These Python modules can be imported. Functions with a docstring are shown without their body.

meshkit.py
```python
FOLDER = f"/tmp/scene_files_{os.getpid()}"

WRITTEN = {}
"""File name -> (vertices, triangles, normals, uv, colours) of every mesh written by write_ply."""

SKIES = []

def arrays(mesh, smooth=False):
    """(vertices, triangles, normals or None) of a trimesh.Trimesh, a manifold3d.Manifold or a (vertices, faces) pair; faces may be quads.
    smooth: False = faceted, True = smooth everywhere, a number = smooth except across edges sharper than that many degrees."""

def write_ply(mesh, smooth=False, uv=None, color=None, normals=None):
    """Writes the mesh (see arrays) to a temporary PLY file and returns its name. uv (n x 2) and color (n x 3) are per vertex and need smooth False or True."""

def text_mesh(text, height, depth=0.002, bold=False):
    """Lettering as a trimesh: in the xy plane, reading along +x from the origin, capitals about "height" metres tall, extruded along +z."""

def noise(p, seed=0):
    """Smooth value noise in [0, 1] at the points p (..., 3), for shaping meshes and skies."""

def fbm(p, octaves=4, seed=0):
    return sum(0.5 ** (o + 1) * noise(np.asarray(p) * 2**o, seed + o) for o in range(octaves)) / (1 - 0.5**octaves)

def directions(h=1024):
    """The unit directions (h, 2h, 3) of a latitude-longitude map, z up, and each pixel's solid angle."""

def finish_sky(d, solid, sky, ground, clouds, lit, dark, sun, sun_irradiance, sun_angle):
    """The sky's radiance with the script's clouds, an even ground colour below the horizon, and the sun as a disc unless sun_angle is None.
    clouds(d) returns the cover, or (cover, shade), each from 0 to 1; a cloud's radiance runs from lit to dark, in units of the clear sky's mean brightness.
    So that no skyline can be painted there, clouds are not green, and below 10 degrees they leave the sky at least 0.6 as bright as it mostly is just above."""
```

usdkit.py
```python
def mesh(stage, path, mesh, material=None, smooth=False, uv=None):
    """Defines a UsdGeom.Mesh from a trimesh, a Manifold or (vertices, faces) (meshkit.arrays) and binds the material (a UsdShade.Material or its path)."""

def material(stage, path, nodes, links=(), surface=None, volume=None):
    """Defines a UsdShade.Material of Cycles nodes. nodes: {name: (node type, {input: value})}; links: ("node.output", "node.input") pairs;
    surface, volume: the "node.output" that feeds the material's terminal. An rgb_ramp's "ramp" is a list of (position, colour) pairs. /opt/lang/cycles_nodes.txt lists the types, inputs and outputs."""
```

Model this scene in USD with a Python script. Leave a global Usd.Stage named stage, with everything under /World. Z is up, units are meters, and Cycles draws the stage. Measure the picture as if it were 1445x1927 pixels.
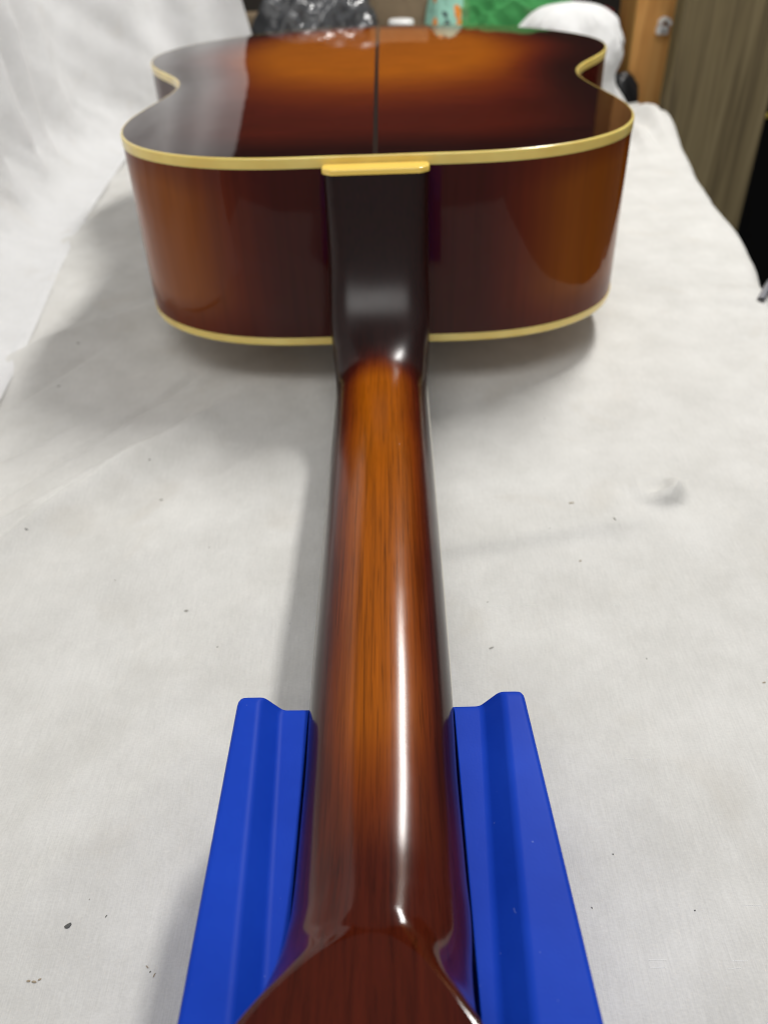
import math, random
import numpy as np, trimesh, usdkit, meshkit
from scipy.interpolate import PchipInterpolator, splprep, splev
from shapely.geometry import Polygon
from pxr import Usd, UsdGeom, UsdLux, UsdShade, Gf, Sdf, Vt

stage = Usd.Stage.CreateInMemory()
UsdGeom.SetStageUpAxis(stage, UsdGeom.Tokens.z)
UsdGeom.SetStageMetersPerUnit(stage, 1.0)
stage.SetDefaultPrim(UsdGeom.Xform.Define(stage, '/World').GetPrim())
random.seed(4)
MM = 0.001

# ---------------------------------------------------------------- camera, lamps
# The guitar lies face down: its own frame has z = 0 at the soundboard, y = 0 where neck meets body, +y towards the tail.
SLOPE = math.atan(.0429)                       # how far the neck end is propped up above the sheet
CA, SA = math.cos(SLOPE), math.sin(SLOPE)
ROT = np.array([[1, 0, 0], [0, CA, SA], [0, -SA, CA]])          # guitar frame -> world


def rodrigues(v):
    a = np.linalg.norm(v); k = np.asarray(v) / a
    K = np.array([[0, -k[2], k[1]], [k[2], 0, -k[0]], [-k[1], k[0], 0]])
    return np.eye(3) + math.sin(a) * K + (1 - math.cos(a)) * K @ K


VIEW = rodrigues(np.radians([36.22, -1.72, -0.44]))             # guitar frame -> camera (right, forward, up)
AX = VIEW @ ROT.T
right, fwd, up = AX[0], AX[1], AX[2]
eye = np.array([6.4, -425.3, 244.1]) * MM
cam = UsdGeom.Camera.Define(stage, '/World/camera')
m = Gf.Matrix4d(*map(float, [*right, 0, *up, 0, *(-fwd), 0, *eye, 1]))
cam.AddTransformOp().Set(m)
cam.CreateFocalLengthAttr(24.567); cam.CreateHorizontalApertureAttr(24.0); cam.CreateVerticalApertureAttr(32.0)
cam.CreateClippingRangeAttr(Gf.Vec2f(0.01, 50))
cam.CreateFStopAttr(10.5); cam.CreateFocusDistanceAttr(0.245)
cam.CreateExposureAttr(0.08)

LAMP_POS, LAMP_SIZE, LAMP_POWER = (430, 540, 1040), (120, 520), 69.0


def lamp(name, pos, size, power, color, aim):
    l = UsdLux.RectLight.Define(stage, '/World/' + name)
    l.CreateWidthAttr(size[0] * MM); l.CreateHeightAttr(size[1] * MM)
    l.CreateIntensityAttr(power); l.CreateColorAttr(Gf.Vec3f(*color))
    p, q = np.array(pos, float), np.array(aim, float)
    z = (p - q) / np.linalg.norm(p - q)
    y = np.array([0, 1, 0.]) - z * z[1]; y /= np.linalg.norm(y); x = np.cross(y, z)
    l.AddTransformOp().Set(Gf.Matrix4d(*map(float, [*x, 0, *y, 0, *z, 0, *(p * MM), 1])))
    return l


lamp('tube_lamp', LAMP_POS, LAMP_SIZE, LAMP_POWER, (1.0, 0.985, 0.95), (100, 250, 0))

lamp('ceiling_panel', (-150, -820, 1480), (900, 560), 4.6, (1.0, 0.985, 0.96), (0, -100, 0))

# soft light thrown back by the pale ceiling and walls of the room
usdkit.material(stage, '/World/Looks/room_light', {
    'tc': ('texture_coordinate', {}), 's': ('separate_xyz', {}),
    'm': ('map_range', {'from_min': -1.0, 'from_max': 1.0, 'to_min': 0.0, 'to_max': 1.0, 'clamp': True}),
    'r': ('rgb_ramp', {'ramp': [(0, (.08, .08, .08)), (.5, (.13, .13, .13)), (.68, (.26, .26, .262)), (1, (.40, .40, .41))]}),
    'r2': ('rgb_ramp', {'ramp': [(0, (.40, .40, .40)), (.35, (.22, .22, .22)), (.55, (0, 0, 0)), (1, (0, 0, 0))]}),
    'my': ('map_range', {'from_min': -1.0, 'from_max': 1.0, 'to_min': 0.0, 'to_max': 1.0, 'clamp': True}),
    'ad': ('mix_color', {'blend_type': 'add', 'fac': 1.0}),
    'b': ('background_shader', {'strength': .54})},
    [('tc.generated', 's.vector'), ('s.z', 'm.value'), ('m.result', 'r.fac'), ('s.y', 'my.value'), ('my.result', 'r2.fac'), ('r.color', 'ad.a'), ('r2.color', 'ad.b'), ('ad.result', 'b.color')], surface='b.background')
dome = UsdLux.DomeLight.Define(stage, '/World/room_light')
UsdShade.MaterialBindingAPI.Apply(dome.GetPrim()).Bind(UsdShade.Material.Get(stage, '/World/Looks/room_light'))

# ---------------------------------------------------------------- helpers
used = {}


def numbered(parent, name):
    k = (parent, name); used[k] = used.get(k, -1) + 1
    return f'{parent}/{name}' if used[k] == 0 else f'{parent}/{name}_{used[k]:03d}'


def put(name, V, F, mat, parent='/World', smooth=30, burst=None):
    """V in millimetres."""
    path = numbered(str(parent), name)
    V = np.asarray(V, float).reshape(-1, 3) * MM
    tm = trimesh.Trimesh(V, F, process=False) if not isinstance(F, trimesh.Trimesh) else F
    me = usdkit.mesh(stage, path, tm, '/World/Looks/' + mat, smooth=True if burst is not None else smooth)
    if burst is not None:
        UsdGeom.PrimvarsAPI(me).CreatePrimvar('burst', Sdf.ValueTypeNames.FloatArray, 'vertex').Set(Vt.FloatArray.FromNumpy(np.asarray(burst, np.float32).ravel()))
    return me.GetPrim()


def tag(p, label=None, category=None, group=None, kind=None):
    for k, v in (('label', label), ('category', category), ('group', group), ('kind', kind)):
        if v:
            p.SetCustomDataByKey(k, v)
    return p


def thing(name, label, category, group=None, loc=None, rot=None):
    x = UsdGeom.Xform.Define(stage, numbered('/World', name))
    if rot is not None or loc is not None:
        R = np.eye(3) if rot is None else rot
        t = np.array(loc if loc is not None else (0, 0, 0), float) * MM
        x.AddTransformOp().Set(Gf.Matrix4d(*map(float, [*R[:, 0], 0, *R[:, 1], 0, *R[:, 2], 0, *t, 1])))
    tag(x.GetPrim(), label, category, group)
    return x.GetPath()


def grid(P, wrap_u=False, wrap_v=False, flip=False):
    """P (m, n, 3) -> vertices, triangles."""
    P = np.asarray(P, float); mm, n = P.shape[:2]
    i = np.arange(mm * n).reshape(mm, n)
    if wrap_u: i = np.vstack([i, i[:1]])
    if wrap_v: i = np.hstack([i, i[:, :1]])
    a, b, c, d = i[:-1, :-1].ravel(), i[:-1, 1:].ravel(), i[1:, 1:].ravel(), i[1:, :-1].ravel()
    F = np.vstack([np.stack([a, b, c], 1), np.stack([a, c, d], 1)])
    if flip: F = F[:, ::-1]
    return P.reshape(-1, 3), F


def box(lo, hi, bevel=1.0):
    """bevelled box as the hull of eight chamfered corners"""
    lo, hi = np.array(lo, float), np.array(hi, float); b = bevel
    pts = []
    for s in np.ndindex(2, 2, 2):
        c = np.where(np.array(s) == 1, hi, lo); d = np.where(np.array(s) == 1, -1, 1) * b
        for k in range(3):
            q = c + d; q[k] = c[k]; pts.append(q)
    h = trimesh.convex.convex_hull(np.array(pts))
    return np.array(h.vertices), np.array(h.faces)


def tube(pts, r, n=10):
    pts = np.asarray(pts, float); rows = []
    T = np.gradient(pts, axis=0); T /= np.linalg.norm(T, axis=1, keepdims=True)
    ref = np.array([0.13, .2, 1.0])
    for p, t in zip(pts, T):
        x = np.cross(t, ref); x /= np.linalg.norm(x); y = np.cross(t, x)
        a = np.linspace(0, 2 * np.pi, n, endpoint=False)[:, None]
        rows.append(p + r * (np.cos(a) * x + np.sin(a) * y))
    return grid(np.array(rows), wrap_v=True)


def ss(a, b, x):
    t = np.clip((np.asarray(x, float) - a) / (b - a), 0, 1); return t * t * (3 - 2 * t)


def fb(x, y, scale, seed=0, octaves=4, z=0.0):
    x, y = np.broadcast_arrays(np.asarray(x, float), np.asarray(y, float))
    return meshkit.fbm(np.stack([x / scale, y / scale, np.zeros_like(x) + z], -1), octaves, seed) - .5


# ---------------------------------------------------------------- materials
def principled(name, color, rough=.5, **kw):
    usdkit.material(stage, '/World/Looks/' + name, {'p': ('principled_bsdf', {'base_color': color, 'roughness': rough, **kw})}, surface='p.BSDF')


def lacquer(name, ramp, grain, amount=.35, rough=.3, coat_rough=.03, pores=0.0, wav=0.0004, coat=1.0, rough_y=None, ior=1.38):
    """sunburst stain (the primvar burst) over wood grain, under clear gloss lacquer; grain: noise scale along x, y, z of the thing"""
    nodes = {
        'a': ('attribute', {'attribute': 'burst'}), 'r': ('rgb_ramp', {'ramp': ramp}),
        'tc': ('texture_coordinate', {}), 'mp': ('mapping', {'scale': grain}),
        'n': ('noise_texture', {'scale': 1.0, 'detail': 5.0, 'roughness': .62, 'distortion': .25}),
        'g': ('rgb_ramp', {'ramp': [(.30, (1 - amount,) * 3), (.5, (1, 1, 1)), (.72, (1 + amount * .6,) * 3)]}),
        'x': ('mix_color', {'blend_type': 'multiply', 'fac': 1.0, 'use_clamp': True}),
        'mp2': ('mapping', {'scale': tuple(3.1 * s for s in grain)}),
        'n2': ('noise_texture', {'scale': 1.0, 'detail': 2.0, 'roughness': .5}),
        'g2': ('rgb_ramp', {'ramp': [(.30, (1 - pores,) * 3), (.42, (1, 1, 1))]}),
        'x2': ('mix_color', {'blend_type': 'multiply', 'fac': 1.0}),
        'w': ('noise_texture', {'scale': 28.0, 'detail': 1.0}), 'b': ('bump', {'strength': .35, 'distance': wav}),
        'sm': ('noise_texture', {'scale': 55.0, 'detail': 4.0, 'roughness': .65}),
        'sr': ('map_range', {'from_min': .35, 'from_max': .75, 'to_min': coat_rough, 'to_max': coat_rough + .035, 'clamp': True}),
        'p': ('principled_bsdf', {'roughness': rough, 'coat_weight': coat, 'coat_ior': ior, 'specular_ior_level': 0.0})}
    links = [('a.fac', 'r.fac'), ('tc.object', 'mp.vector'), ('mp.vector', 'n.vector'), ('n.fac', 'g.fac'), ('r.color', 'x.a'), ('g.color', 'x.b'),
             ('tc.object', 'mp2.vector'), ('mp2.vector', 'n2.vector'), ('n2.fac', 'g2.fac'), ('x.result', 'x2.a'), ('g2.color', 'x2.b'), ('x2.result', 'p.base_color'),
             ('tc.object', 'w.vector'), ('w.fac', 'b.height'), ('b.normal', 'p.coat_normal'),
             ('tc.object', 'sm.vector'), ('sm.fac', 'sr.value'), ('sr.result', 'p.coat_roughness')]
    if rough_y:
        nodes.update({'sy': ('separate_xyz', {}), 'my': ('map_range', {'from_min': -.40, 'from_max': 0.0, 'to_min': 0.0, 'to_max': 1.0, 'clamp': True}), 'ry': ('rgb_ramp', {'ramp': [(1 + y / .40, (r,) * 3) for y, r in rough_y]}),
                      'rb': ('rgb_to_bw', {}), 'ra': ('math', {'math_type': 'add'})})
        links = [l for l in links if l[1] != 'p.coat_roughness'] + [('tc.object', 'sy.vector'), ('sy.y', 'my.value'), ('my.result', 'ry.fac'), ('ry.color', 'rb.color'), ('rb.val', 'ra.value1'), ('sr.result', 'ra.value2'), ('ra.value', 'p.coat_roughness')]
    usdkit.material(stage, '/World/Looks/' + name, nodes, links, surface='p.BSDF')


DARK, WINE, RUST, AMBER = (.012, .0022, .002), (.058, .0072, .0034), (.16, .030, .004), (.42, .125, .006)
lacquer('burst_back', [(0, DARK), (.25, WINE), (.48, (.11, .017, .003)), (.72, (.19, .040, .003)), (1, (.295, .076, .003))], (26, 900, 60), .46, coat=.85)
lacquer('burst_side', [(0, DARK), (.18, (.052, .0056, .0028)), (.45, (.095, .0130, .003)), (.7, (.13, .026, .003)), (1, (.20, .050, .003))], (260, 260, 9), .14, coat=.72)
lacquer('burst_neck', [(0, (.011, .0022, .0016)), (.22, (.045, .0055, .0026)), (.5, (.13, .023, .0025)), (.78, (.20, .044, .0018)), (1, (.265, .065, .0018))], (800, 15, 200), .44, rough=.35, coat_rough=.0, pores=.34, rough_y=[(-.40, .04), (-.362, .05), (-.342, .13), (-.33, .165), (-.09, .165), (-.055, .26), (0, .26)])
lacquer('burst_heel', [(0, (.006, .0025, .0022)), (1, (.03, .006, .004))], (300, 20, 100), .1, coat_rough=.14)
principled('strip_dark', (.014, .006, .004), .25, coat_weight=1.0, coat_ior=1.4)
usdkit.material(stage, '/World/Looks/binding', {
    'tc': ('texture_coordinate', {}), 'n': ('noise_texture', {'scale': 40.0, 'detail': 3.0}),
    'r': ('rgb_ramp', {'ramp': [(.3, (.76, .51, .115)), (.7, (.88, .65, .19))]}),
    'p': ('principled_bsdf', {'roughness': .25, 'coat_weight': .6, 'coat_roughness': .08, 'subsurface_weight': .15, 'subsurface_scale': .002})},
    [('tc.object', 'n.vector'), ('n.fac', 'r.fac'), ('r.color', 'p.base_color')], surface='p.BSDF')
principled('cap_plastic', (.95, .66, .13), .22, coat_weight=.6, coat_roughness=.06)
principled('neck_binding', (.55, .52, .45), .3)
principled('ebony', (.012, .009, .008), .35)
principled('spruce', (.45, .28, .12), .35, coat_weight=1.0)
principled('bone', (.75, .7, .58), .4)

usdkit.material(stage, '/World/Looks/blue_rubber', {
    'tc': ('texture_coordinate', {}),
    'n': ('noise_texture', {'scale': 26.0, 'detail': 4.0, 'roughness': .6}),
    'r': ('rgb_ramp', {'ramp': [(.3, (.004, .038, .39)), (.7, (.007, .051, .47))]}),
    'v': ('noise_texture', {'scale': 700.0, 'detail': 1.0}),
    'd': ('rgb_ramp', {'ramp': [(.80, (0, 0, 0)), (.84, (.6, .6, .6))]}),
    'x': ('mix_color', {'blend_type': 'mix', 'b': (.35, .42, .7)}),
    'f': ('noise_texture', {'scale': 1400.0, 'detail': 2.0}), 'b': ('bump', {'strength': .12, 'distance': .0002}),
    'p': ('principled_bsdf', {'roughness': .5, 'specular_ior_level': .12})},
    [('tc.object', 'n.vector'), ('n.fac', 'r.fac'), ('tc.object', 'v.vector'), ('v.fac', 'd.fac'), ('r.color', 'x.a'), ('d.color', 'x.fac'), ('x.result', 'p.base_color'),
     ('tc.object', 'f.vector'), ('f.fac', 'b.height'), ('b.normal', 'p.normal')], surface='p.BSDF')


def cloth(name, a, b, specks=True, weave=.25, sheen=.15):
    nodes = {
        'tc': ('texture_coordinate', {}),
        'n': ('noise_texture', {'scale': 26.0, 'detail': 6.0, 'roughness': .68}),
        'r': ('rgb_ramp', {'ramp': [(.34, a), (.66, b)]}),
        # thread lines: two stretched noises
        'm1': ('mapping', {'scale': (2600, 120, 300)}), 't1': ('noise_texture', {'scale': 1.0, 'detail': 2.0}),
        'm2': ('mapping', {'scale': (900, 1500, 600)}), 't2': ('noise_texture', {'scale': 1.0, 'detail': 2.0}),
        'ad': ('math', {'math_type': 'add'}), 'tr': ('map_range', {'from_min': .7, 'from_max': 1.3, 'to_min': .93, 'to_max': 1.05, 'clamp': True}),
        'x': ('mix_color', {'blend_type': 'multiply', 'fac': 1.0}),
        'b': ('bump', {'strength': weave, 'distance': .0003}),
        # lint and specks
        'v': ('noise_texture', {'scale': 210.0, 'detail': 1.5, 'roughness': .5}),
        'vr': ('rgb_ramp', {'ramp': [(.80 if specks else .98, (0, 0, 0)), ((.835) if specks else 1.0, (1, 1, 1))]}),
        'y': ('mix_color', {'blend_type': 'mix', 'b': (.09, .085, .075)}),
        # old stains
        's': ('noise_texture', {'scale': 22.0, 'detail': 3.0, 'roughness': .5, 'distortion': .6}),
        'sr': ('rgb_ramp', {'ramp': [(.60, (0, 0, 0)), (.76, (.20, .20, .20))]}),
        'z': ('mix_color', {'blend_type': 'mix', 'b': (.48, .42, .33)}),
        'p': ('principled_bsdf', {'roughness': .85, 'specular_ior_level': .2, 'sheen_weight': sheen, 'sheen_roughness': .4}),
        'tl': ('translucent_bsdf', {'color': (.5, .5, .48)}), 'mx': ('mix_closure', {'fac': .06})}
    links = [('tc.object', 'n.vector'), ('n.fac', 'r.fac'), ('tc.object', 'm1.vector'), ('m1.vector', 't1.vector'), ('tc.object', 'm2.vector'), ('m2.vector', 't2.vector'),
             ('t1.fac', 'ad.value1'), ('t2.fac', 'ad.value2'), ('ad.value', 'tr.value'), ('r.color', 'x.a'), ('tr.result', 'x.b'),
             ('ad.value', 'b.height'), ('b.normal', 'p.normal'),
             ('tc.object', 'v.vector'), ('v.fac', 'vr.fac'), ('vr.color', 'y.fac'), ('tc.object', 's.vector'), ('s.fac', 'sr.fac'), ('x.result', 'z.a'), ('sr.color', 'z.fac'),
             ('z.result', 'y.a'), ('y.result', 'p.base_color'), ('p.BSDF', 'mx.closure1'), ('tl.BSDF', 'mx.closure2')]
    usdkit.material(stage, '/World/Looks/' + name, nodes, links, surface='mx.closure')


cloth('white_cotton', (.615, .605, .575), (.705, .696, .668))
cloth('white_backdrop', (.69, .69, .69), (.75, .75, .755), specks=False, weave=.1)
cloth('white_bundle', (.66, .66, .65), (.74, .74, .74), specks=False)
cloth('green_cloth', (.035, .20, .055), (.055, .27, .08), specks=False)


def timber(name, a, b, c, scale):
    usdkit.material(stage, '/World/Looks/' + name, {
        'tc': ('texture_coordinate', {}), 'mp': ('mapping', {'scale': scale}),
        'n': ('noise_texture', {'scale': 1.0, 'detail': 5.0, 'roughness': .6, 'distortion': .8}),
        'r': ('rgb_ramp', {'ramp': [(.28, a), (.5, b), (.72, c)]}), 'bp': ('bump', {'strength': .2, 'distance': .001}),
        'p': ('principled_bsdf', {'roughness': .7})},
        [('tc.object', 'mp.vector'), ('mp.vector', 'n.vector'), ('n.fac', 'r.fac'), ('r.color', 'p.base_color'), ('n.fac', 'bp.height'), ('bp.normal', 'p.normal')], surface='p.BSDF')


principled('lint_dark', (.10, .10, .095), .9)
principled('lint_grey', (.33, .32, .29), .9)
principled('lint_tan', (.34, .28, .20), .9)
principled('thread_white', (.86, .86, .84), .7)
timber('treated_pine', (.055, .036, .014), (.16, .122, .056), (.24, .19, .098), (70, 70, 2.4))
timber('orange_pine', (.46, .20, .045), (.62, .30, .08), (.70, .38, .12), (90, 90, 4))
timber('brown_board', (.05, .03, .014), (.08, .05, .024), (.10, .065, .03), (8, 60, 60))
timber('cardboard', (.16, .11, .065), (.20, .145, .085), (.23, .165, .10), (40, 40, 25))
principled('black_plastic', (.003, .003, .003), .6, specular_ior_level=.08)
principled('bag_film', (.05, .052, .056), .2, coat_weight=1.0, coat_roughness=.06)
principled('black_film', (.006, .006, .007), .3)
principled('yellow_trim', (.32, .24, .02), .4)
principled('white_plastic', (.75, .75, .74), .35)
principled('red_fabric', (.14, .006, .010), .8)
principled('dark_wall', (.030, .024, .018), .9)
principled('dark_floor', (.02, .019, .018), .8)
principled('nail_steel', (.45, .45, .46), .35, metallic=1.0)
principled('grey_vinyl', (.22, .22, .24), .3)
usdkit.material(stage, '/World/Looks/mint_print', {
    'tc': ('texture_coordinate', {}), 'n': ('noise_texture', {'scale': 45.0, 'detail': 1.0}),
    'r': ('rgb_ramp', {'ramp': [(.60, (.26, .50, .40)), (.64, (.65, .22, .03))]}),
    'n2': ('noise_texture', {'scale': 60.0, 'detail': 1.0}), 'm2': ('mapping', {'location': (3.0, 1.0, 5.0)}),
    'r2': ('rgb_ramp', {'ramp': [(.62, (0, 0, 0)), (.66, (1, 1, 1))]}), 'x': ('mix_color', {'b': (.03, .05, .06)}),
    'p': ('principled_bsdf', {'roughness': .85})},
    [('tc.object', 'n.vector'), ('n.fac', 'r.fac'), ('tc.object', 'm2.vector'), ('m2.vector', 'n2.vector'), ('n2.fac', 'r2.fac'), ('r.color', 'x.a'), ('r2.color', 'x.fac'), ('x.result', 'p.base_color')], surface='p.BSDF')

# ---------------------------------------------------------------- setting: bench sheet, backdrop, wall and floor
edge_y = [-500, -300, -100, 92, 201, 305, 440, 594, 700, 780]
edge_x = [262, 264, 266, 270, 289, 300, 317, 333, 341, 345]
edge = PchipInterpolator(edge_y, edge_x)


def line_d(x, y, a, b):
    """signed distance to the line a-b and the position along it (0..1)"""
    a, b = np.array(a, float), np.array(b, float); d = b - a; L = np.linalg.norm(d); d /= L
    return (x - a[0]) * -d[1] + (y - a[1]) * d[0], ((x - a[0]) * d[0] + (y - a[1]) * d[1]) / L


def fold(x, y, a, b, h, w, soft=.15):
    d, t = line_d(x, y, a, b)
    return h * np.exp(-(d / w) ** 2) * ss(-soft, soft, t) * (1 - ss(1 - soft, 1 + soft, t))


def step(x, y, a, b, h, w, soft=.2):
    """a soft fold: steep on one side, long on the other"""
    d, t = line_d(x, y, a, b)
    prof = np.where(d > 0, np.exp(-(d / w) ** 2), np.exp(-(d / (3.2 * w)) ** 2))
    return h * prof * ss(-soft, soft, t) * (1 - ss(1 - soft, 1 + soft, t))


def table_h(x, y):
    h = 6.5 * fb(x, y, 120, 3, 3) + 1.9 * fb(x, y, 38, 9, 3)
    s = (x * .62 - y * .78); t = (x * .78 + y * .62)                       # diagonal drag folds on the left half
    h += 7.5 * fb(s, t * .13, 46, 21, 3) * (1 - ss(-60, 40, x)) * ss(-330, -180, y)
    h += step(x, y, (-200, -148), (-128, -55), 5.5, 5) + step(x, y, (-183, -146), (-96, -14), 5.0, 4.5) + step(x, y, (-246, 60), (-150, 160), 6.5, 7)
    h += step(x, y, (-150, -330), (-70, -210), 2.0, 7) + step(x, y, (-118, -318), (-66, -250), 1.5, 6)
    h += step(x, y, (118, -133), (24, -150), 3.0, 6) + step(x, y, (240, -60), (150, -150), .9, 8) + step(x, y, (310, 240), (180, 330), 1.5, 12) + step(x, y, (250, 40), (140, 260), 1.4, 12)
    for a_, b_, hh, ww in (((-200, -160), (-118, -38), 2.2, 2.6), ((-212, -124), (-160, -44), 1.9, 2.4), ((-226, -76), (-180, -26), 1.7, 2.4), ((-154, -34), (-122, 24), 1.8, 3.0), ((-232, -6), (-196, 60), 1.6, 3), ((-135, -262), (-96, -205), 1.0, 3.2)):
        h -= fold(x + 2.5 * fb(y, 0., 25, 3, 2), y, a_, b_, hh, ww, .35)
    r = np.hypot(x - 138, y + 108); ang = np.arctan2(y + 108, x - 138)        # round pucker
    h += 8.5 * np.exp(-((r - 9) / 3.8) ** 2) * (.25 + .75 * ss(-.2, 1, np.cos(ang + .7)))
    b = np.exp(-(((x - 262) / 16) ** 2 + ((y - 116) / 24) ** 2))              # bunched hem at the right edge
    h += b * (4 + 7 * fb(x * .9 + y, y * .25, 9, 33, 2))
    h += 26 * np.exp(-((x - 326) / 15) ** 2) * np.exp(-((y - 610) / 75) ** 2) + 10 * np.exp(-((x - 300) / 9) ** 2) * np.exp(-((y - 560) / 60) ** 2)
    h += 3.5 * np.exp(-((x + 300) / 60) ** 2) * fb(x, y * .4, 30, 5, 3)
    return h


ys = np.concatenate([np.arange(-470, -120, 2.6), np.arange(-120, 250, 4), np.arange(250, 785, 6)])
rows = []
uu = np.linspace(0, 1, 230)
for y in ys:
    e = float(edge(y)) + 5 * float(fb(y, 0., 60, 12, 3)) - 4 * math.exp(-((y - 100) / 12) ** 2)
    x = -345 + uu * (e + 345)
    P = np.stack([x, np.full_like(x, y), table_h(x, np.full_like(x, y))], 1)
    z0 = P[-1, 2]
    ph = np.linspace(0, np.pi / 2, 9)[1:]
    arc = np.stack([e + 13 * np.sin(ph), np.full_like(ph, y), z0 - 13 * (1 - np.cos(ph))], 1)
    dz = np.linspace(0, 1, 14)[1:] * 330
    fl = 13 + .06 * dz + dz / 330 * 18 * fb(np.full_like(dz, y), dz * .2, 45, 40, 2)
    dr = np.stack([e + fl, np.full_like(dz, y), z0 - 13 - dz], 1)
    rows.append(np.vstack([P, arc, dr]))
SHEET = put('sheet_ground', *grid(np.array(rows), flip=True), 'white_cotton', smooth=True)
tag(SHEET, 'white cotton sheet spread over the bench under the guitar', 'sheet', kind='structure')

# lint, crumbs and pulled threads lying on the sheet
rng = np.random.default_rng(11)
ico = trimesh.creation.icosphere(2)
spots = [(-96.2, -317.6, 1.5, .62, 35), (-86.4, -184.5, 1.25, .7, 10), (-113.7, -107.4, 1.2, .7, 0), (-92, -309.8, .35, .6, 60), (-85.6, -314.7, .6, .35, 60), (-68.4, -330.7, .4, .6, 80),
         (72.8, -297.5, .35, .8, 0), (62.5, -314.3, .4, .6, 120), (93.4, -315.4, .4, .6, 20), (104.6, -217.2, .6, .5, 100), (89.5, -159.4, 1.0, .5, 30), (-68.8, -207.3, .6, .6, 40), (44.8, -183.4, .5, .7, 0),
         (43.4, -210.6, 1.5, .3, 25), (92.9, -119.1, 1.9, .35, 5), (110.6, -133.5, 1.6, .4, 110), (-207.6, 17.9, 1.6, .6, 20), (-209.4, 69.4, 1.5, .7, 0), (146.5, -229.9, 1.0, .4, 10), (-121.1, -167.7, .5, .7, 0), (-82.6, -145.6, .6, .5, 50),
         (-103.3, -332.6, .8, .5, 0), (-101.6, -332.8, 1.0, .4, 170), (-100.2, -332.2, .7, .5, 20), (-67, -331.6, .9, .25, 70), (-69.6, -329.3, .8, .25, 140)]
for i, (x, y, r, asp, deg) in enumerate(spots):
    r *= .72
    v = np.array(ico.vertices); v *= (1 + .7 * (meshkit.fbm(v * 1.7 + i * 5.3, 3, i) - .5))[:, None]
    c_, s_ = math.cos(math.radians(deg)), math.sin(math.radians(deg))
    v = v * (r, r * asp, .22 * min(r, 1)); v = np.column_stack([v[:, 0] * c_ - v[:, 1] * s_, v[:, 0] * s_ + v[:, 1] * c_, v[:, 2]])
    put('crumb' if i < 21 else 'brown_lint', v + (x, y, float(table_h(np.array([x]), np.array([y]))[0]) + .12), ico.faces, ('lint_dark', 'lint_grey', 'lint_tan')[0 if i in (0, 4, 5, 6, 7, 8) else (2 if i > 20 or i in (10, 18, 14) else 1)], SHEET.GetPath(), smooth=True)
for i, (x, y, L) in enumerate([(78.5, -329.1, 5), (101.9, -329.7, 4.5), (77.9, -331.2, 4.5), (99.6, -331.8, 4), (86.4, -263.1, 3), (93, -263.3, 3.2), (111.4, -314.1, 5), (63.2, -185.9, 9), (50, -186, 10), (99.4, -187.1, 4)]):
    n = int(L / .55)
    for q_ in range(1):
        pts = np.array([(x - L / 2 + L * t, y + .03 * math.sin(5 * t + i), 0) for t in np.linspace(0, 1, 4 * n)])
        pts[:, 2] = table_h(pts[:, 0], pts[:, 1]) + .03 + .06 * np.sin(np.linspace(0, n * 2 * np.pi, 4 * n))
        put('pulled_thread', *tube(pts, .09, 6), 'thread_white', SHEET.GetPath(), smooth=True)

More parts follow.
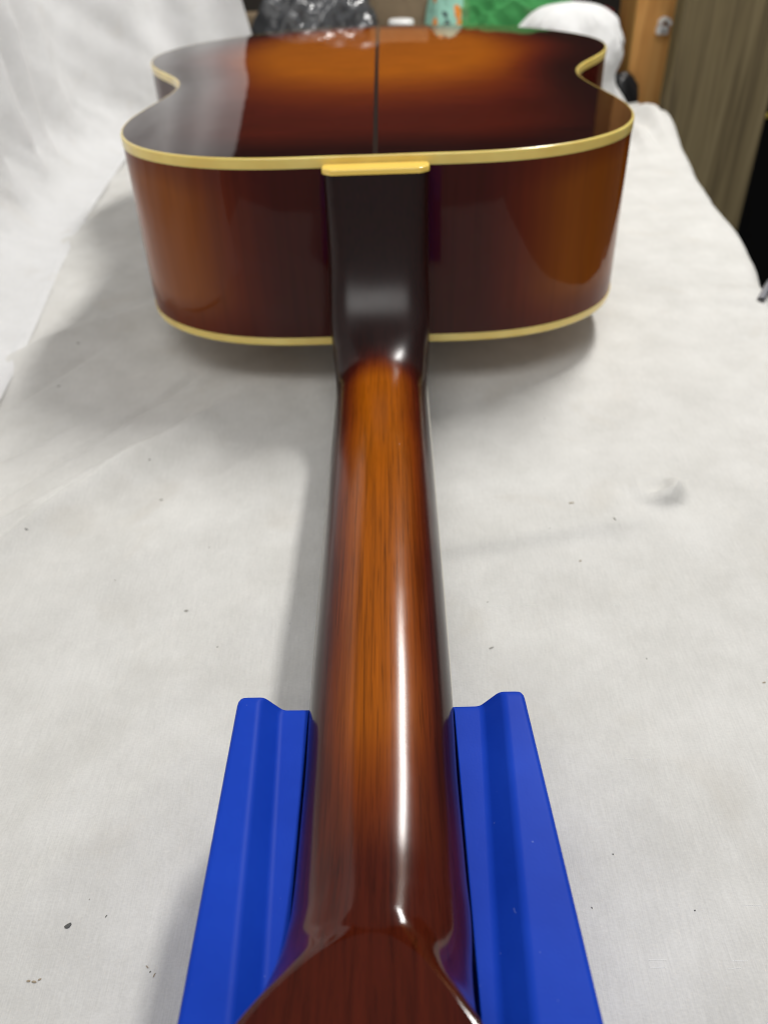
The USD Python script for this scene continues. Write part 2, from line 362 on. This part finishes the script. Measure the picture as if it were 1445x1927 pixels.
# hanging backdrop sheet that sweeps down to the bench on the left and ends behind the lower bout
Q = np.array([(-226, -220), (-234, -100), (-242, 9), (-266, 173), (-296, 432), (-304, 560), (-300, 640), (-262, 700), (-210, 722), (-160, 724)], float)
tck, _ = splprep(Q.T, s=0, k=3)
tt = np.linspace(0, 1, 420)
q = np.array(splev(tt, tck)).T; dq = np.gradient(q, axis=0); dq /= np.linalg.norm(dq, axis=1, keepdims=True)
nq = np.stack([-dq[:, 1], dq[:, 0]], 1)                                     # outward: left of the path, then behind
arc_len = np.concatenate([[0], np.cumsum(np.linalg.norm(np.diff(q, axis=0), axis=1))])
R0 = 58.0
sec = []
for p in np.linspace(-.03, np.pi / 2, 40): sec.append((R0 * math.sin(max(p, 0)) if p >= 0 else -3, R0 * (1 - math.cos(p))))
for z in np.linspace(R0, 640, 90)[1:]: sec.append((R0 + .05 * (z - R0), z))
sec = np.array(sec)
shrink = 1 - ss(.74, .86, tt) * .9                                            # behind the guitar the cloth hangs straight
P = np.zeros((len(tt), len(sec), 3))
for j, (o, z) in enumerate(sec):
    rise = ss(4, 70, z)
    L = arc_len
    v = rise * (15 * np.sin(L / 14.5 + 1.6 * np.sin(L / 53) + .5 * np.sin(z / 130)) * (.65 + .35 * ss(20, 300, z)) * (.45 + .9 * (fb(L, z * .12, 130, 51, 2) + .5)))
    d = L + 1.05 * z                                                     # slanting drag folds low down, running up to the left
    v = v + 15 * ss(4, 40, z) * (1 - .5 * ss(120, 330, z)) * fb(d, z * .35, 60, 61, 3) + 5.0 * ss(2, 30, z) * fb(L, z, 30, 71, 3)
    oo = o * shrink + v * (1 - .75 * ss(.80, .95, tt))
    P[:, j, :2] = q + nq * oo[:, None]
    P[:, j, 0] -= .2 * max(0.0, z - 90) * ss(.74, .97, tt)
    P[:, j, 2] = z + 2.2
P[:, 0, 2] = .6 + 1.5 * np.maximum(0, fb(arc_len, 0., 40, 4, 2))
P[:, 1, 2] = 2.4 + 1.5 * np.maximum(0, fb(arc_len, 0., 40, 4, 2))
tag(put('backdrop_sheet', *grid(P, flip=True), 'white_backdrop', smooth=True), 'white sheet hanging in soft folds as a backdrop left of the guitar', 'backdrop')

tag(put('wall', *box((-1000, 1250, -760), (1300, 1290, 1000)), 'dark_wall'), 'dark workshop wall behind everything', 'wall', kind='structure')
tag(put('floor', *grid(np.array([[(-1600, -1200, -760), (-1600, 1600, -760)], [(1600, -1200, -760), (1600, 1600, -760)]], float), flip=True), 'dark_floor', smooth=False), 'dark workshop floor below the bench', 'floor', kind='structure')

# ---------------------------------------------------------------- the guitar
G = thing('acoustic_guitar', 'sunburst acoustic guitar lying face down with its neck towards the viewer', 'guitar', loc=ROT @ np.array([0, 0, 31.0]), rot=ROT)
TAPER = .0290
zb = lambda y: 104.3 + TAPER * y
half = np.array([(0, 0), (30, 0), (54, 1.2), (80, 4.2), (100, 10), (116, 19), (126, 27.5), (135.5, 38.5), (142.5, 51), (150, 72), (154, 96), (155, 118), (153.5, 138), (149.5, 164), (146.2, 186), (145.2, 208), (147.5, 230), (159.5, 261), (175.5, 285),
                 (190.5, 318), (196, 350), (196.3, 382), (189, 412), (176, 441), (153, 468), (124, 493), (84, 515), (42, 528), (0, 532)], float)
full = np.vstack([half, (half[1:-1] * (-1, 1))[::-1]])
tck, _ = splprep(np.vstack([full, full[:1]]).T, s=60, per=True)
N = 480
O = np.array(splev(np.linspace(0, 1, N, endpoint=False), tck)).T
O = (O + (O * (-1, 1))[(-np.arange(N)) % N]) / 2                               # symmetric
dO = np.roll(O, -1, 0) - np.roll(O, 1, 0); dO /= np.linalg.norm(dO, axis=1, keepdims=True)
NO = np.stack([dO[:, 1], -dO[:, 0]], 1)                                       # outward (path runs counter-clockwise seen from +z)
if ((O - O.mean(0)) * NO).sum() < 0: NO = -NO


def ring(profile):
    """sweep a closed (offset, z) profile round the outline; z is a function of y or a number"""
    rows = []
    for o, z in profile:
        p = O + NO * o
        rows.append(np.column_stack([p, z(O[:, 1]) if callable(z) else np.full(N, float(z))]))
    return np.array(rows)


BH, BT = 5.6, 5.0                                                             # binding heights, back and front
prof = []
for a in np.linspace(0, np.pi / 2, 6): prof.append((.35 - 1.3 + 1.3 * math.cos(a), (lambda y, a=a: zb(y) - 1.3 + 1.3 * math.sin(a))))
prof = [(-2.6, lambda y: zb(y) - BH), (.35, lambda y: zb(y) - BH)] + prof + [(-2.6, lambda y: zb(y) - .6)]
put('back_binding', *grid(ring(prof), wrap_u=True, wrap_v=True), 'binding', G, smooth=35)
prof = [(-2.6, -.2), (-1.0, -.2)] + [(.35 - 1.6 + 1.6 * math.sin(a), 1.4 - 1.6 * math.cos(a)) for a in np.linspace(0.2, np.pi / 2, 6)] + [(.35, BT), (-2.6, BT)]
put('front_binding', *grid(ring(prof), wrap_u=True, wrap_v=True), 'binding', G, smooth=35)

# sides: two bent halves meeting under the heel and at the tail
zz = np.linspace(0, 1, 40)
for s in (1, -1):
    idx = np.arange(0, N // 2 + 1) if s > 0 else np.concatenate([np.arange(N // 2, N), [0]])
    S = np.zeros((len(idx), len(zz), 3)); B = np.zeros((len(idx), len(zz)))
    for j, t in enumerate(zz):
        lo, hi = BT, zb(O[idx, 1]) - BH
        S[:, j, :2] = O[idx]; S[:, j, 2] = lo + t * (hi - lo)
        ax = np.abs(O[idx, 0]); yy = O[idx, 1]
        front = ss(52, 124, ax) * (1 - ss(45, 108, yy)); tail = ss(40, 110, ax) * ss(400, 430, yy)
        B[:, j] = np.clip(np.maximum(front, .6 * tail), 0, 1) * (.42 + .58 * ss(0, .28, t) * (1 - .6 * ss(.8, 1, t))) + .12
    put('side_panel', *grid(S), 'burst_side', G, burst=B)

# back: two book-matched halves and a dark centre strip, slightly domed
inner = O - NO * 1.1
hp = inner[:N // 2 + 1]; hp = hp if hp[:, 0].mean() > 0 else inner[np.concatenate([np.arange(N // 2, N), [0]])][::-1]
order = np.argsort(hp[:, 1], kind='stable'); hp = hp[order]; keep = np.concatenate([[True], np.diff(hp[:, 1]) > 1e-4]); hp = hp[keep]
ystrip = np.concatenate([[hp[0, 1]], hp[1:, 1]])
out = O


def back_z(x, y):
    w = np.interp(y, hp[:, 1], np.maximum(hp[:, 0], 1))
    dome = 7.0 * np.sin(np.pi * np.clip((y - hp[0, 1]) / (hp[-1, 1] - hp[0, 1]), 0, 1)) ** .7
    return zb(y) + dome * (1 - np.minimum(1, np.abs(x) / np.maximum(w, 1e-6)) ** 2)


def edge_dist(x, y):
    d = np.full(x.shape, 1e9)
    for k in range(0, N, 3):
        d = np.minimum(d, np.hypot(x - O[k, 0], y - O[k, 1]))
    return d


def back_burst(x, y):
    r = np.hypot(x / 182, (y - 322) / 250)
    b = 1 - ss(.25, 1.08, r)
    return np.clip(b * ss(2, 62, edge_dist(x, y)) + .20 * (1 - ss(60, 150, np.abs(x))) * ss(5, 50, edge_dist(x, y)), 0, 1)


u = np.linspace(0, 1, 46)
for s in (1, -1):
    X = np.array([1.3 + u * max(w - 1.3, .01) for w, _ in hp]); Y = np.repeat(hp[:, 1:2], len(u), 1)
    put('back_panel', *grid(np.stack([s * X, Y, back_z(X, Y)], -1), flip=(s < 0)), 'burst_back', G, burst=back_burst(X, Y))
us = np.linspace(-1, 1, 7)
X = np.array([us * min(1.3, max(w, .01)) for w, _ in hp]); Y = np.repeat(hp[:, 1:2], len(us), 1)
put('centre_strip', *grid(np.stack([X, Y, back_z(X, Y) + .06], -1)), 'strip_dark', G, smooth=True)
X = np.array([np.linspace(-1, 1, 31) * max(w, .01) for w, _ in hp]); Y = np.repeat(hp[:, 1:2], 31, 1)
put('soundboard', *grid(np.stack([X, Y, np.zeros_like(X)], -1), flip=True), 'spruce', G, smooth=True)
put('bridge', *box((-78, 335, -12), (78, 365, -.4), 3), 'ebony', G)
put('saddle', *box((-36, 345, -15), (36, 348, -12.2), .5), 'bone', G)

# neck, heel and headstock in one carved piece
ny = np.array([-480, -430, -395, -371, -360, -351, -342, -330, -305, -275, -215, -143, -75, -52, -40, -30, -12, 2], float)
nw = PchipInterpolator(ny, [37, 35.6, 31.2, 25.4, 23.3, 22.3, 21.9, 21.6, 21.6, 22.2, 22.8, 23.3, 23.7, 24.6, 25.9, 26.8, 27.2, 27.2])
HS = .15                                                                  # headstock pitch


def z_front(y):        # glue side of the neck; the headstock leans away from the strings
    return np.where(y > -342, .004 * -y, .004 * 342 + HS * np.maximum(0, -342 - y))


def z_back(y):
    base = PchipInterpolator([-480, -420, -385, -371, -362, -352, -345, -338, -328, -316, -300, -200, -75], [44, 34.6, 29.3, 27.1, 25.7, 24.0, 22.4, 21.0, 19.3, 18.4, 18.2, 19.0, 20.2])(y)
    return base


_yy = np.arange(-500, -60, .5); _kk = np.exp(-(np.arange(-24, 25) * .5 / 4.2) ** 2 / 2); _kk /= _kk.sum()
_raw = z_back(np.clip(_yy, -480, -75))
z_smooth = lambda y: np.interp(y, _yy[24:-24], np.convolve(_raw, _kk, 'valid'))


cl, kind = [], []
for y in np.concatenate([np.linspace(-480, -380, 24), np.linspace(-378, -318, 76), np.linspace(-315, -80, 60)]):
    cl.append((y, float(z_smooth(y)), y, float(z_front(y)), float(nw(y))))
# heel sweep: profile curve (y, z) and the root it fans from
hc = np.array([(-80, 20.2), (-66, 21.6), (-54, 25.6), (-43.5, 32.4), (-34.5, 42), (-27.2, 54), (-21.6, 68), (-17.2, 83), (-13.4, 98.1)], float)
tck, _ = splprep(hc.T, s=.6)
hpnt = np.array(splev(np.linspace(0, 1, 70), tck)).T
for k, (y, z) in enumerate(hpnt[1:]):
    t = (k + 1) / (len(hpnt) - 1)
    yr = -80 + ss(0, .72, t) * 82; zr = z_front(yr) + max(0.0, (t - .30) / .70) * 97.7 * (t > .30)
    cl.append((y, z, yr, float(zr), float(nw(min(yr, 2))) if yr < -12 else 27.2))
cl = np.array(cl)
cols = np.linspace(-1, 1, 221)
P = np.zeros((len(cl), len(cols), 3)); B = np.zeros((len(cl), len(cols)))
bw_y = [-480, -423, -398, -382, -373, -367.5, -362, -357.5, -354, -351.5, -349]
bw = PchipInterpolator(bw_y, [36.3, 34.8, 30.4, 27, 24.2, 20.6, 16, 12, 8, 4.5, 0])
for i, (yp, zp, yr, zr, w) in enumerate(cl):
    heel = ss(-75, -38, yr); pw = 2.15 + 2.6 * heel                          # round neck, squarer heel block
    th = cols * np.pi / 2
    sx = np.sign(th) * np.abs(np.sin(th)) ** (2 / pw); cz = np.abs(np.cos(th)) ** (2 / pw)
    if yp < -345:                                                          # flat back of the headstock, cut into the rounded neck
        hp_ = zp - zr; f = min(max(float(bw(max(-480, min(-349, yp)))), 0.0) / w, .985)
        hd = hp_ / (1 - f ** pw) ** (1 / pw)
        rl = min(2.4, .3 * f * w)
        A_, B_ = hd * cz, hp_ - .15 * float(ss(.2, 1, rl / 2.4)) * (lambda d: np.where(d < .8, np.maximum(d, 0) ** 2 / 1.6, d - .4))(np.abs(sx * w) - (f * w - rl)); K_ = .05 + float(ss(346, 353, -yp)) * (1.9 - 1.1 * float(ss(354, 366, -yp)))
        hh = np.maximum(K_ - np.abs(A_ - B_), 0) / K_
        cz = (np.minimum(A_, B_) - hh * hh * K_ / 4) / hp_
    xo = -3.6 * float(ss(338, 372, -yp))
    P[i, :, 0] = sx * w + xo
    P[i, :, 1] = yr + (yp - yr) * cz
    P[i, :, 2] = zr + (zp - zr) * cz
    r = np.abs(sx)
    mid = 1 - ss(.22, .97, r + .10 * fb(np.full_like(cols, yp), cols * 3, 40, 81, 2))
    along = (1 - ss(-92, -56, yp - 4 * (1 - r))) * ss(-338, -286, yp + 0 * r)
    B[i] = np.clip(mid * along + .16 * ss(-300, -345, -abs(yp)) * 0 + .25 * ss(300, 330, -yp) * (1 - .4 * ss(.6, 1, r)), 0, 1)
# closed underneath
bot = P[:, ::-1, :][:, 1:-1:4].copy()
bot[:, :, 1] = cl[:, 2:3]; bot[:, :, 2] = cl[:, 3:4]
put('neck', *grid(np.concatenate([P, bot], 1), wrap_v=True), 'burst_neck', G, burst=np.concatenate([B, np.zeros(bot.shape[:2])], 1))

# heel cap: a cream plate with rounded front corners
pl = Polygon([(-27.6, 0.2), (27.6, 0.2), (27.6, -10.5), (-27.6, -10.5)])
cap2 = Polygon([(-27.6, 0.2), (27.6, 0.2), (27.6, -9.5), (23, -14.2), (-23, -14.2), (-27.6, -9.5)]).buffer(-2.5).buffer(2.5, quad_segs=6)
rowsz = [(0, 97.9), (0, 99.9), (-.35, 100.4), (-1.0, 100.6)]
R = []
for o, z in rowsz:
    g = cap2.buffer(o) if o else cap2
    d = np.linspace(0, 1, 120, endpoint=False)
    R.append(np.array([(*g.exterior.interpolate(t, normalized=True).coords[0], z) for t in d]))
R = np.array(R)
V, F = grid(R, wrap_v=True)
c = len(V); V = np.vstack([V, [[0, -6, 100.6]]]); last = np.arange(3 * 120, 4 * 120)
F = np.vstack([F, [[last[i], last[(i + 1) % 120], c] for i in range(120)]])
put('heel_cap', V, F, 'cap_plastic', G, smooth=40)

# fretboard (under the neck), its bindings and the nut
fy = np.array([-341, -330, -305, -277, -266, -215, -143, -75, -30, 0, 90], float)
fw = PchipInterpolator(fy, [21.6, 21.55, 21.55, 22.1, 22.6, 23.2, 23.7, 24.2, 24.8, 25.2, 26.2])
yy = np.linspace(-341, 90, 60)
zf = np.where(yy < 0, .004 * -yy, 0) - .25


def strip(x0, x1, dz0, dz1):
    A = np.zeros((len(yy), 4, 3))
    for j, (x, dz) in enumerate(((x0, dz0), (x1, dz0), (x1, dz1), (x0, dz1))):
        A[:, j, 0] = x; A[:, j, 1] = yy; A[:, j, 2] = zf + dz
    return grid(A, wrap_v=True)


fx = fw(yy)
put('fretboard', *strip(-fx + 1.6, fx - 1.6, -6.5, 0), 'ebony', G)
put('fretboard_binding', *strip(fx - 1.55, fx, -6.4, -.05), 'neck_binding', G)
put('fretboard_binding', *strip(-fx, -fx + 1.55, -6.4, -.05), 'neck_binding', G)
put('nut', *box((-21.5, -346.5, -8), (21.5, -341.3, .9), .6), 'bone', G)

# ---------------------------------------------------------------- blue neck rest under the nut end of the neck
# everything else is placed in the world
def rest_profile(t):
    """cross-section (x, z) in the guitar's tilt; t = 0 at the far end, 1 at the near end"""
    ri = 36.6 - 4.6 * t; rb = 31.2 - 5.2 * t
    pts = [(-45.5, -44), (-43.6, 8.6), (-ri, 8.6), (-rb, 2.2), (-22.4 + .4 * t, 2.0), (-22.3 + .4 * t, -15), (22.3 - .4 * t, -15), (22.4 - .4 * t, 2.0), (rb, 2.2), (ri + .5, 8.8), (43.6 + 3.8 * t, 8.8), (45.5 + 4 * t, -44)]
    out = []
    rad = {1: 1.8, 2: 1.5, 3: 1.3, 4: .4, 7: .4, 8: 1.3, 9: 1.5, 10: 1.8}
    n = len(pts)
    for i in range(n):
        p, a, b = (np.array(pts[k % n], float) for k in (i, i - 1, i + 1))
        r = rad.get(i, 1.0)
        da, db = (a - p) / np.linalg.norm(a - p), (b - p) / np.linalg.norm(b - p)
        for s in np.linspace(0, 1, 7):                                     # a quadratic corner
            out.append((1 - s) ** 2 * (p + da * r) + 2 * s * (1 - s) * p + s * s * (p + db * r))
    return np.array(out)


rest = thing('neck_rest', 'bright blue rubber neck rest with raised rims holding the guitar neck', 'neck rest', loc=(0, 0, 0))
rowsr = []
def toworld(p): return np.asarray(p) @ ROT.T + ROT @ np.array([0, 0, 31.0])
for y, sc, t in [(-274.8, .975, 0), (-275.2, .988, 0), (-276.2, .997, 0), (-277.5, 1, 0)] + [(v, 1, (-277.5 - v) / 90) for v in np.linspace(-290, -420, 12)] + [(-421, .99, 1.6)]:
    pr = rest_profile(min(t, 1.3)); cc = np.array([0, -20.0])
    pr = cc + (pr - cc) * sc
    W = toworld(np.column_stack([pr[:, 0], np.full(len(pr), y), pr[:, 1]]))
    rowsr.append(W)
A = np.array(rowsr); A[:, :, 2] = np.maximum(A[:, :, 2], .3)
V, F = grid(A, wrap_v=True, flip=True)
n = A.shape[1]
from shapely.ops import triangulate
capi = trimesh.creation.triangulate_polygon(Polygon(A[0][:, [0, 2]]), engine='earcut')
from scipy.spatial import cKDTree
mp = cKDTree(A[0][:, [0, 2]]).query(capi[0])[1]
f0 = mp[capi[1]]
F = np.vstack([F, f0, f0[:, ::-1] + (len(A) - 1) * n])
put('rest_body', V, F, 'blue_rubber', rest, smooth=32)

# ---------------------------------------------------------------- things behind the guitar
def crumple(center, radii, seed, amp=.16, sharp=False, sub=5, flat=0, scale=1.6):
    s = trimesh.creation.icosphere(sub); v = np.array(s.vertices)
    n = meshkit.fbm(v * scale + seed * 3.1, 4, seed)
    n = (1 - 2 * np.abs(n - .5) * 2.2) if sharp else (n - .5) * 2
    n2 = meshkit.fbm(v * (scale * 3, scale * 3, scale * .8) + seed, 3, seed + 7) - .5
    v = v * (1 + amp * n + amp * .8 * n2)[:, None]
    v = v * np.array(radii) + np.array(center)
    v[:, 2] = np.maximum(v[:, 2], flat + .8)
    return v, np.array(s.faces)


tag(put('plastic_bag', *crumple((-82, 775, 62), (74, 38, 80), 5, .26, True, 6, scale=1.25), 'bag_film', smooth=18), 'crumpled clear grey plastic bag with bright glints behind the guitar tail', 'bag')
tag(put('black_bag', *crumple((-50, 850, 90), (110, 40, 100), 8, .15, False, 4), 'black_film', smooth=40), 'black bag standing behind the glinting plastic bag', 'bag')


def carton(name, lo, hi, label):
    t = thing(name, label, 'box')
    put('carton_body', *box(lo, hi, 1.2), 'cardboard', t)
    x0, y0, z1 = lo[0], lo[1], hi[2]; xm = (lo[0] + hi[0]) / 2
    put('flap', *box((x0 + 1, y0 + 1, z1 + .3), (hi[0] - 1, (y0 + hi[1]) / 2 - .8, z1 + 3), .6), 'cardboard', t)
    put('flap', *box((x0 + 1, (y0 + hi[1]) / 2 + .8, z1 + .3), (hi[0] - 1, hi[1] - 1, z1 + 3), .6), 'cardboard', t)


carton('cardboard_box', (-13, 790, -14), (66, 880, 168), 'brown cardboard box between the plastic bag and the mint cloth')
carton('cardboard_box', (-190, 820, -14), (-112, 880, 106), 'low brown cardboard box beside the hanging sheet, half hidden by the bag')
j = thing('white_jar', 'small white lidded jar standing in front of the tall cardboard box', 'jar')
def lathe(prof, c, n=40):
    a = np.linspace(0, 2 * np.pi, n, endpoint=False)
    return grid(np.array([[(c[0] + r * math.cos(t), c[1] + r * math.sin(t), z) for t in a] for r, z in prof]), wrap_v=True)
put('jar_body', *lathe([(0.1, .8), (15, .8), (16, 3), (16, 88), (13, 92)], (28, 762)), 'white_plastic', j)
put('lid', *lathe([(13.2, 91), (16.2, 91), (16.2, 105), (15, 106.5), (.1, 106.5)], (28, 762)), 'white_plastic', j)

tag(put('mint_cloth', *crumple((88, 790, 70), (30, 30, 92), 12, .14, False, 5), 'mint_print', smooth=True), 'mint printed cloth with orange marks standing left of the green cloth', 'cloth')
tag(put('green_cloth', *crumple((170, 800, 46), (92, 44, 84), 17, .24, True, 6, scale=1.5), 'green_cloth', smooth=True), 'rumpled bright green cloth heaped behind the guitar tail', 'cloth')
tag(put('red_cloth', *crumple((312, 850, 40), (24, 30, 66), 23, .15, False, 4), 'red_fabric', smooth=True), 'dark red cloth behind the white bundle beside the orange stud', 'cloth')

tag(put('black_pouch', *crumple((326, 772, 0), (26, 20, 36), 31, .12, False, 4), 'black_film', smooth=True), 'small black pouch wedged between the white bundle and the orange stud', 'pouch')

# white bundle at the back right corner
Rz = PchipInterpolator([0, 15, 40, 80, 100, 114, 121, 124], [92, 76, 62, 66, 58, 42, 24, .5])
zs = np.array(list(np.linspace(0, 100, 40)) + list(np.linspace(101, 124, 26)))
a = np.linspace(0, 2 * np.pi, 160, endpoint=False)
rows = []
for z in zs:
    k = 1 + .24 * (meshkit.fbm(np.stack([np.cos(a) * 2.2, np.sin(a) * 2.2, np.full_like(a, z / 60)], -1), 4, 3) - .5) * 2
    k += .06 * np.sin(a * 5 + z / 18 + 2 * np.sin(z / 30)) * (1 - ss(90, 120, z))
    r = float(Rz(z)) * k
    rows.append(np.stack([238 + r * np.cos(a) + .0 * z, 712 + .72 * r * np.sin(a), np.full_like(a, z + .8)], -1))
tag(put('white_bundle', *grid(np.array(rows), wrap_v=True), 'white_bundle', smooth=True), 'bundle of white cloth heaped at the back right corner of the sheet', 'cloth')

# timber uprights
p = thing('timber_post', 'wide greenish brown treated timber post right of the bench', 'post')
put('post_board', *box((371, 700, -758), (503, 738, 900), 2.5), 'treated_pine', p)
p = thing('wall_stud', 'narrow orange pine stud left of the wide timber post', 'stud')
put('stud_board', *box((335, 780, -758), (388, 868, 900), 1.5), 'orange_pine', p)
c = thing('cable_clip', 'white plastic cable clip nailed to the orange stud', 'clip')
aa = np.linspace(-.3, np.pi + .3, 16)
arcp = np.array([(372 + 6.5 * math.cos(t), 0, 90 + 6.5 * math.sin(t)) for t in aa])
Rr = np.array([[(372 + r * math.cos(t), y, 90 + r * math.sin(t)) for r, y in ((4, 779.6), (7.6, 779.6), (7.6, 768), (4, 768))] for t in aa])
put('clip_body', *grid(Rr, wrap_v=True), 'white_plastic', c)
put('clip_nail_block', *box((363, 768, 78), (377, 779.7, 87), 1.2), 'white_plastic', c)
put('nail', *box((367.5, 765.5, 80), (372.5, 767.8, 85), .8), 'nail_steel', c)

k = thing('storage_case', 'black storage case with a thin yellow trim line right of the timber post', 'case')
put('case_body', *box((470, 800, -757), (900, 1180, -34), 5), 'black_plastic', k)
put('lid', *box((472, 802, -28), (898, 1178, 4), 4), 'black_plastic', k)
put('trim', *box((474, 797, -33.6), (896, 1176, -28.4), .8), 'yellow_trim', k)
tag(put('brown_board', *box((500, 900, 5), (890, 960, 190), 2), 'brown_board'), 'brown board standing on top of the black storage case', 'board')
w = [(268, 103, 5), (274, 112, 8), (284, 128, 7), (300, 152, 1), (330, 185, -30), (352, 200, -120), (360, 205, -300), (362, 206, -755)]
tck, _ = splprep(np.array(w, float).T, s=0); pts = np.array(splev(np.linspace(0, 1, 60), tck)).T
tag(put('power_cable', *tube(pts, 2.6, 12), 'grey_vinyl', smooth=True), 'grey cable hanging off the right edge of the sheet by the bunched hem', 'cable')
